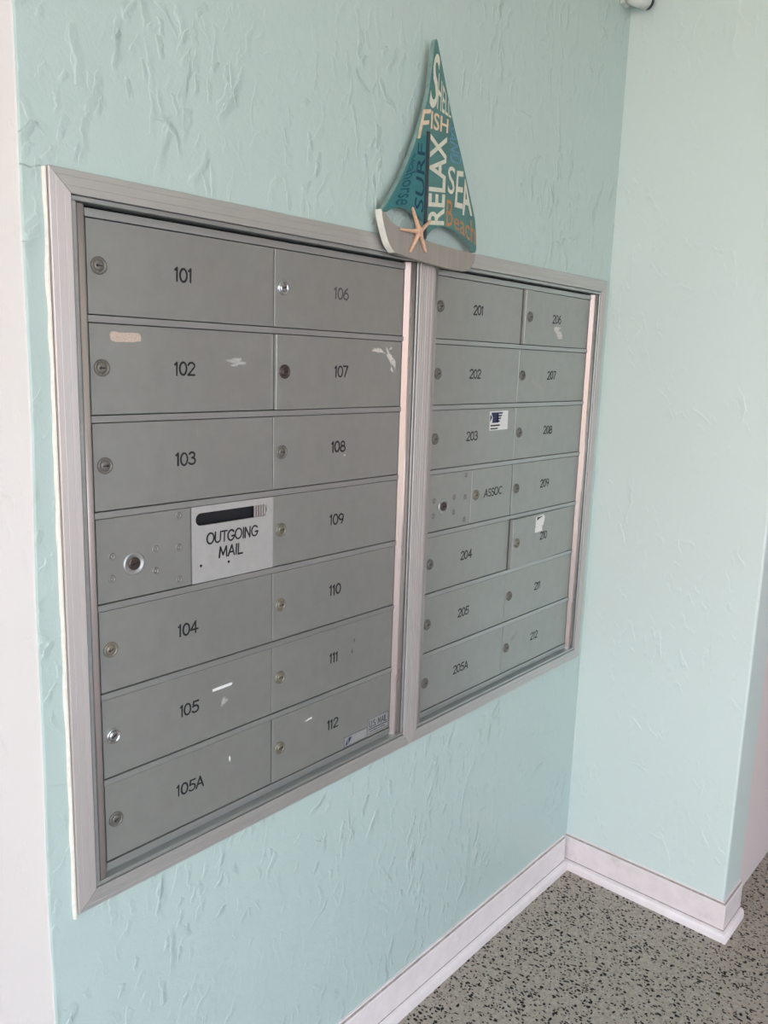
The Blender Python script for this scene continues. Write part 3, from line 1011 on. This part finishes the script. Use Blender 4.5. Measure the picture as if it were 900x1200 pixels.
def extras2(root, dr, X, Z):
    arrow_lock(dr['arrow'], 0.0583, -0.3590, AR)
    o, ax, az = dr['203']
    bm = bmesh.new()
    def poly(pts, y, mat):
        f = bm.faces.new([bm.verts.new((x - ax, y, z - az)) for x, z in pts])
        f.material_index = mat
    X0, X1, ZA, ZB = 0.2200, 0.2985, -0.2000, -0.1550
    poly([(X0 + 0.002, ZA), (X1, ZA + 0.001), (X1 - 0.001, ZB), (X0, ZB - 0.001)], -0.00018, 0)
    for k in range(4):                       # striped wing to the right of the block
        z1 = ZB - 0.0035 - 0.0062 * k
        poly([(X0 + 0.030, z1 - 0.0036), (X0 + 0.0530 - 0.0035 * k, z1 - 0.0036), (X0 + 0.0560 - 0.0035 * k, z1), (X0 + 0.030, z1)], -0.00030, 1)
    poly([(X0 + 0.012, ZB - 0.0275), (X0 + 0.038, ZB - 0.0275), (X0 + 0.038, ZB - 0.0035), (X0 + 0.006, ZB - 0.0035), (X0 + 0.0135, ZB - 0.0150)], -0.00030, 1)
    poly([(X0 + 0.003, ZB - 0.0250), (X0 + 0.0105, ZB - 0.0150), (X0 + 0.003, ZB - 0.0060)], -0.00030, 1)
    poly([(X0 + 0.006, ZB - 0.0355), (X0 + 0.045, ZB - 0.0350), (X0 + 0.046, ZB - 0.0318), (X0 + 0.006, ZB - 0.0322)], -0.00030, 2)
    poly([(X0 + 0.006, ZB - 0.0425), (X0 + 0.036, ZB - 0.0420), (X0 + 0.037, ZB - 0.0392), (X0 + 0.006, ZB - 0.0396)], -0.00030, 2)
    from_bm('sticker', bm, [STICK_M, NAVY_M, INK_M], o, label='white sticker with a navy striped logo')
    flakes(dr['206'], [(0.4940, 0.0440, 0.0340, 0.0080, 1, 0.5, -0.1), (0.5020, 0.0330, 0.0320, 0.0130, 2, 0.5, -0.3), (0.5080, 0.0230, 0.0240, 0.0090, 5, 0.5, -0.1)], RES_M, 'paper_residue')
    flakes(dr['207'], [(0.4050, -0.0880, 0.0330, 0.0110, 4, 0.5, -0.7), (0.4300, -0.1000, 0.0300, 0.0120, 7, 0.5, -0.3)], RESF_M, 'glue_smudge')
    flakes(dr['212'], [(0.3850, -0.7360, 0.0300, 0.0090, 6, 0.5, 0.5)], painted('faint_grey_smudge', (0.33, 0.34, 0.335), 0.5, 0.4, 0.4), 'glue_smudge')
    o, ax, az = dr['210']
    bm = bmesh.new()
    blob(bm, 0.4690 - ax, -0.4420 - az, 0.0460, 0.0280, -0.00018, 3, 36, 0.12, 0, 0, 0.4)
    blob(bm, 0.4650 - ax, -0.4620 - az, 0.0400, 0.0180, -0.00022, 8, 36, 0.15, 0, 0, 0.4)
    f = bm.faces.new([bm.verts.new((x - ax, -0.00040, z - az)) for x, z in ((0.4520, -0.4400), (0.4600, -0.4365), (0.4860, -0.4300), (0.4530, -0.4310))])
    f.material_index = 1
    from_bm('torn_label', bm, [RESW_M, INK_M], o, label='torn white paper label')


bank('mailbox_bank', 'grey mailbox bank on the right beside the wall corner, doors 201 to 212 and ASSOC', 0.766, doors2, extras2, (0.7192 - 0.766, 0.70), (1.4945 - 0.766, 1.08))

# cream bead of paint down the left side of the surround
bm = bmesh.new()
prev = None
for i in range(90):
    z = Z0 - 0.885 + i * (1.062 / 89)
    wv = 0.0040 + 0.0022 * noise.noise(Vector((z * 23, 1.3, 0)))
    x = -0.0551
    cur = [bm.verts.new(p) for p in ((x - wv - 0.0018, YW + 0.0005, z), (x - wv, YW - 0.0028, z), (x - 0.0012, YW - 0.0042, z), (x - 0.0002, YW - 0.0010, z))]
    if prev:
        for j in range(3):
            f = bm.faces.new((prev[j], prev[j + 1], cur[j + 1], cur[j]))
            f.smooth = True
    prev = cur
struct('trim_1', bm, CAULK_M)

# ------------------------------------------------------------------ sailboat plaque
sail = thing('sailboat_plaque', 'wooden sailboat wall plaque in teal with beach words and a starfish, above the mailboxes', 'wall decoration', (0.69, -0.024, 1.70))
SX, SZ = 0.69, 1.70
FY, BY = -0.010, 0.0      # front and back of the board, relative to the plaque's origin


def S(pts):
    return [(x - SX, z - SZ) for x, z in pts]


def curve_pts(pts, n=6):
    """Catmull-Rom through the points."""
    out = []
    for i in range(len(pts) - 1):
        p0 = Vector(pts[max(i - 1, 0)])
        p1 = Vector(pts[i])
        p2 = Vector(pts[i + 1])
        p3 = Vector(pts[min(i + 2, len(pts) - 1)])
        for k in range(n):
            t = k / n
            q = 0.5 * ((2 * p1) + (p2 - p0) * t + (2 * p0 - 5 * p1 + 4 * p2 - p3) * t * t + (3 * p1 - p0 - 3 * p2 + p3) * t ** 3)
            out.append((q.x, q.y))
    out.append(tuple(pts[-1]))
    return out


def flat_board(name, outline, y0, y1, mats, parent, label=None, side=1):
    bm = bmesh.new()
    pts = outline
    # ensure counter-clockwise seen from -Y (x right, z up)
    area = sum(pts[i][0] * pts[(i + 1) % len(pts)][1] - pts[(i + 1) % len(pts)][0] * pts[i][1] for i in range(len(pts)))
    if area < 0:
        pts = pts[::-1]
    prism(bm, pts, y0, y1, 0, side)
    bmesh.ops.triangulate(bm, faces=[f for f in bm.faces if len(f.verts) > 4])
    bmesh.ops.recalc_face_normals(bm, faces=bm.faces)
    return from_bm(name, bm, mats, parent, label=label)


left_side = curve_pts([(0.5560, 1.7745), (0.6052, 1.8403), (0.6469, 1.9184), (0.6739, 1.9909), (0.6818, 2.0368), (0.6872, 2.0800), (0.6905, 2.0940)], 5)
tipp = [(0.6935, 2.0975), (0.6968, 2.0950)]
right_side = curve_pts([(0.6975, 2.0935), (0.7514, 1.9754), (0.7883, 1.9091), (0.8278, 1.8313), (0.8445, 1.7950), (0.8527, 1.7440)], 5)
arch = curve_pts([(0.8400, 1.7370), (0.8240, 1.7510), (0.8044, 1.7600), (0.7673, 1.7712), (0.7322, 1.7716), (0.7056, 1.7629), (0.6880, 1.7486), (0.6835, 1.7400)], 5)
arch_l = curve_pts([(0.6760, 1.7410), (0.6719, 1.7719), (0.6560, 1.7805), (0.6360, 1.7857), (0.6081, 1.7880), (0.5843, 1.7825), (0.5680, 1.7745)], 5)
outline = left_side + tipp + right_side + [(0.8500, 1.7370)] + arch + arch_l
flat_board('sail', S(outline), FY, BY, [SAIL_M, SAILE_M], sail, 'teal board cut as two sails')

# darker left sail field, mast, hull
lf = curve_pts([(0.5640, 1.7790), (0.6060, 1.8375), (0.6469, 1.9110), (0.6640, 1.9560), (0.6680, 1.9400)], 4)
flat_board('left_sail_field', S([(0.5640, 1.7790), (0.6090, 1.8395), (0.6450, 1.9050), (0.6520, 1.9200), (0.6742, 1.9260), (0.6752, 1.7700), (0.6560, 1.7820), (0.6360, 1.7870), (0.6081, 1.7892), (0.5843, 1.7838)]), FY - 0.0004, FY, [SAILL_M, SAILL_M], sail, 'deep teal painted field')
flat_board('mast', S([(0.6748, 1.9336), (0.6822, 1.9345), (0.6835, 1.7420), (0.6755, 1.7420)]), FY - 0.0022, FY, [MAST_M, MAST_M], sail)
hull_top = curve_pts([(0.5500, 1.7755), (0.5673, 1.7673), (0.5795, 1.7587), (0.6039, 1.7517), (0.6479, 1.7436), (0.6872, 1.7389), (0.7417, 1.7357), (0.8364, 1.7325), (0.8460, 1.7330)], 4)
hull_bot = curve_pts([(0.8460, 1.7330), (0.8440, 1.7210), (0.8370, 1.7090), (0.8220, 1.6985), (0.8000, 1.6945), (0.7307, 1.6961), (0.6505, 1.7010), (0.5885, 1.7070)], 4)
hull_left = curve_pts([(0.5885, 1.7070), (0.5740, 1.7190), (0.5620, 1.7400), (0.5530, 1.7620)], 4)
hull = flat_board('hull', S(hull_top + hull_bot[1:] + hull_left[1:]), FY - 0.0030, BY, [HULL_M, HULL_M], sail, 'weathered grey wooden hull')
bm = bmesh.new()
hl = S(curve_pts([(0.5890, 1.7062), (0.5737, 1.7186), (0.5615, 1.7398), (0.5522, 1.7625), (0.5492, 1.7765)], 5))
for i in range(len(hl) - 1):
    a, b_ = hl[i], hl[i + 1]
    y0, y1 = FY - 0.0034, BY
    fr = [(a[0] + 0.0018, y0, a[1]), (b_[0] + 0.0018, y0, b_[1]), (b_[0] - 0.0006, y0, b_[1]), (a[0] - 0.0006, y0, a[1])]
    bm.faces.new([bm.verts.new(p) for p in fr][::-1])
    bm.faces.new([bm.verts.new(p) for p in ((a[0] - 0.0006, y0, a[1]), (b_[0] - 0.0006, y0, b_[1]), (b_[0] - 0.0006, y1, b_[1]), (a[0] - 0.0006, y1, a[1]))])
bmesh.ops.remove_doubles(bm, verts=bm.verts, dist=1e-6)
bmesh.ops.recalc_face_normals(bm, faces=bm.faces)
from_bm('painted_edge', bm, WHITE_M, hull, label='white painted bow edge')

# words
FONT_CACHE = {}


def word_mesh(name, text, quad, mat, weight=0.0, depth=0.0004, parent=sail, sub=True, squeeze=None):
    """A word of outline type stretched into a four-sided field: quad = text's top-left, top-right, bottom-right, bottom-left."""
    cu = bpy.data.curves.new('type', 'FONT')
    cu.body = text
    cu.size = 1.0
    cu.offset = weight
    cu.resolution_u = 3
    tmp = bpy.data.objects.new('type', cu)
    COL.objects.link(tmp)
    bpy.context.view_layer.update()
    dg = bpy.context.evaluated_depsgraph_get()
    me = bpy.data.meshes.new_from_object(tmp.evaluated_get(dg))
    bpy.data.objects.remove(tmp)
    bpy.data.curves.remove(cu)
    xs = [v.co.x for v in me.vertices]
    ys = [v.co.y for v in me.vertices]
    x0, x1, y0, y1 = min(xs), max(xs), min(ys), max(ys)
    q = [Vector(p) for p in quad]
    for v in me.vertices:
        s, t = (v.co.x - x0) / (x1 - x0), (v.co.y - y0) / (y1 - y0)
        top = q[0].lerp(q[1], s)
        bot = q[3].lerp(q[2], s)
        p = bot.lerp(top, t)
        v.co = (p.x - SX, FY - depth, p.y - SZ)
    me.materials.clear()
    me.materials.append(mat)
    bm = bmesh.new()
    bm.from_mesh(me)
    bmesh.ops.recalc_face_normals(bm, faces=bm.faces)
    for f in bm.faces:
        f.normal_update()
        if f.normal.y > 0:
            f.normal_flip()
    bm.to_mesh(me)
    bm.free()
    o = link_obj(name, me, parent)
    o['label'] = 'painted word ' + text
    return o


def join_words(name, items, mat, label):
    bm = bmesh.new()
    for text, quad, wt, dp in items:
        o = word_mesh('type', text, quad, mat, wt, dp)
        bm.from_mesh(o.data)
        me = o.data
        bpy.data.objects.remove(o)
        bpy.data.meshes.remove(me)
    return from_bm(name, bm, mat, sail, label=label)


join_words('lettering', [
    ('S', [(0.6905, 2.0765), (0.7075, 2.0700), (0.7026, 1.9790), (0.6775, 1.9760)], 0.012, 0.0004),
    ('HELL', [(0.7040, 2.0430), (0.7440, 1.9930), (0.7475, 1.9730), (0.7025, 1.9790)], 0.008, 0.0004)], CREAM_M, 'painted word SHELL')
join_words('lettering', [
    ('F', [(0.6614, 1.9688), (0.6847, 1.9742), (0.6750, 1.9235), (0.6471, 1.9148)], 0.01, 0.0007),
    ('ISH', [(0.6858, 1.9728), (0.7400, 1.9690), (0.7392, 1.9433), (0.6858, 1.9400)], 0.015, 0.0004)], PEACH_M, 'painted word FISH')
join_words('lettering', [('RELAX', [(0.6880, 1.7690), (0.6862, 1.9330), (0.7375, 1.9370), (0.7390, 1.7750)], 0.022, 0.0004)], CREAM_M, 'painted word RELAX')
join_words('lettering', [('SAND', [(0.7590, 1.9560), (0.7930, 1.8960), (0.7500, 1.8930), (0.7425, 1.9650)], 0.012, 0.0004)], BLUE_M, 'painted word SAND')
join_words('lettering', [
    ('S', [(0.7442, 1.8870), (0.7690, 1.8870), (0.7680, 1.8360), (0.7467, 1.8362)], 0.006, 0.0004),
    ('E', [(0.7740, 1.8826), (0.7960, 1.8850), (0.7984, 1.8144), (0.7709, 1.8142)], 0.006, 0.0004),
    ('A', [(0.7960, 1.8790), (0.8080, 1.8660), (0.8320, 1.8061), (0.7985, 1.8030)], 0.010, 0.0004)], CREAM_M, 'painted word SEA')
join_words('lettering', [
    ('B', [(0.7456, 1.8242), (0.7640, 1.8256), (0.7668, 1.7768), (0.7458, 1.7744)], -0.004, 0.0004),
    ('each', [(0.7710, 1.8060), (0.8420, 1.7960), (0.8490, 1.7500), (0.7715, 1.7755)], 0.0, 0.0004)], ORANGE_M, 'painted word Beach')
join_words('lettering', [('SURF', [(0.6460, 1.7935), (0.6495, 1.9075), (0.6722, 1.9110), (0.6728, 1.7880)], 0.004, 0.0008)], DKBLUE_M, 'painted word SURF')
join_words('lettering', [('seahorse', [(0.6490, 1.8960), (0.6400, 1.7960), (0.5890, 1.7900), (0.6335, 1.8800)], 0.008, 0.0008)], DKTEAL_M, 'painted word seahorse')

# starfish: one skinned surface, five tapering arms
cx, cz = 0.6535, 1.7505
tips = [(0.6335, 1.7925), (0.6000, 1.7485), (0.6312, 1.7110), (0.6800, 1.7160), (0.6915, 1.7770)]
vs, es, rad = [(cx - SX, FY - 0.0085, cz - SZ)], [], [0.0066]
for (tx, tz) in tips:
    k = len(vs)
    for j, t in enumerate((0.28, 0.55, 0.80, 1.0)):
        vs.append((cx + (tx - cx) * t - SX, FY - 0.0085 + 0.0030 * t, cz + (tz - cz) * t - SZ))
        rad.append((0.0050, 0.0043, 0.0036, 0.0028)[j])
        es.append((0 if j == 0 else k + j - 1, k + j))
me = bpy.data.meshes.new('starfish')
me.from_pydata(vs, es, [])
so = bpy.data.objects.new('starfish', me)
COL.objects.link(so)
sk = so.modifiers.new('skin', 'SKIN')
sk.use_smooth_shade = True
for i, v in enumerate(me.skin_vertices[0].data):
    v.radius = (rad[i], rad[i] * 0.8)
    v.use_root = (i == 0)
sb = so.modifiers.new('sub', 'SUBSURF')
sb.levels = 2
sb.render_levels = 2
bpy.context.view_layer.update()
dg = bpy.context.evaluated_depsgraph_get()
me2 = bpy.data.meshes.new_from_object(so.evaluated_get(dg))
bpy.data.objects.remove(so)
me2.materials.clear()
me2.materials.append(STAR_M)
for p in me2.polygons:
    p.use_smooth = True
st = link_obj('starfish', me2, sail)
st['label'] = 'dried tan starfish glued on the bow'

# ------------------------------------------------------------------ small fixture high in the corner
fx = thing('wall_fixture', 'small white fixture with a black end, high in the corner of the two teal walls', 'fixture', (1.474, YW, 2.388))
bm = bmesh.new()
box(bm, -0.016, 0.016, -0.012, 0.0, 0.018, 0.062, 0.003, 2)
from_bm('mounting_plate', bm, FIXW_M, fx)
bm = bmesh.new()
lathe_y(bm, 0, 0, [(0.010, 0.030), (0.0165, 0.024), (0.0185, 0.010), (0.0185, -0.030)], 20)
lathe_y(bm, 0, 0, [(0.0185, -0.030), (0, -0.030)], 20)
bmesh.ops.remove_doubles(bm, verts=bm.verts, dist=1e-6)
bmesh.ops.recalc_face_normals(bm, faces=bm.faces)
b_o = from_bm('housing', bm, FIXW_M, fx, (0.0, -0.040, 0.026), True)
b_o.rotation_euler = (0, 0, R(70))
bm = bmesh.new()
lathe_y(bm, 0, 0, [(0.0175, 0.0), (0.0175, -0.009), (0.0150, -0.011), (0, -0.010)], 20)
bmesh.ops.recalc_face_normals(bm, faces=bm.faces)
c_o = from_bm('end_cap', bm, FIXB_M, fx, (0.0282, -0.0503, 0.026), True, 'black end cap')
c_o.rotation_euler = (0, 0, R(70))
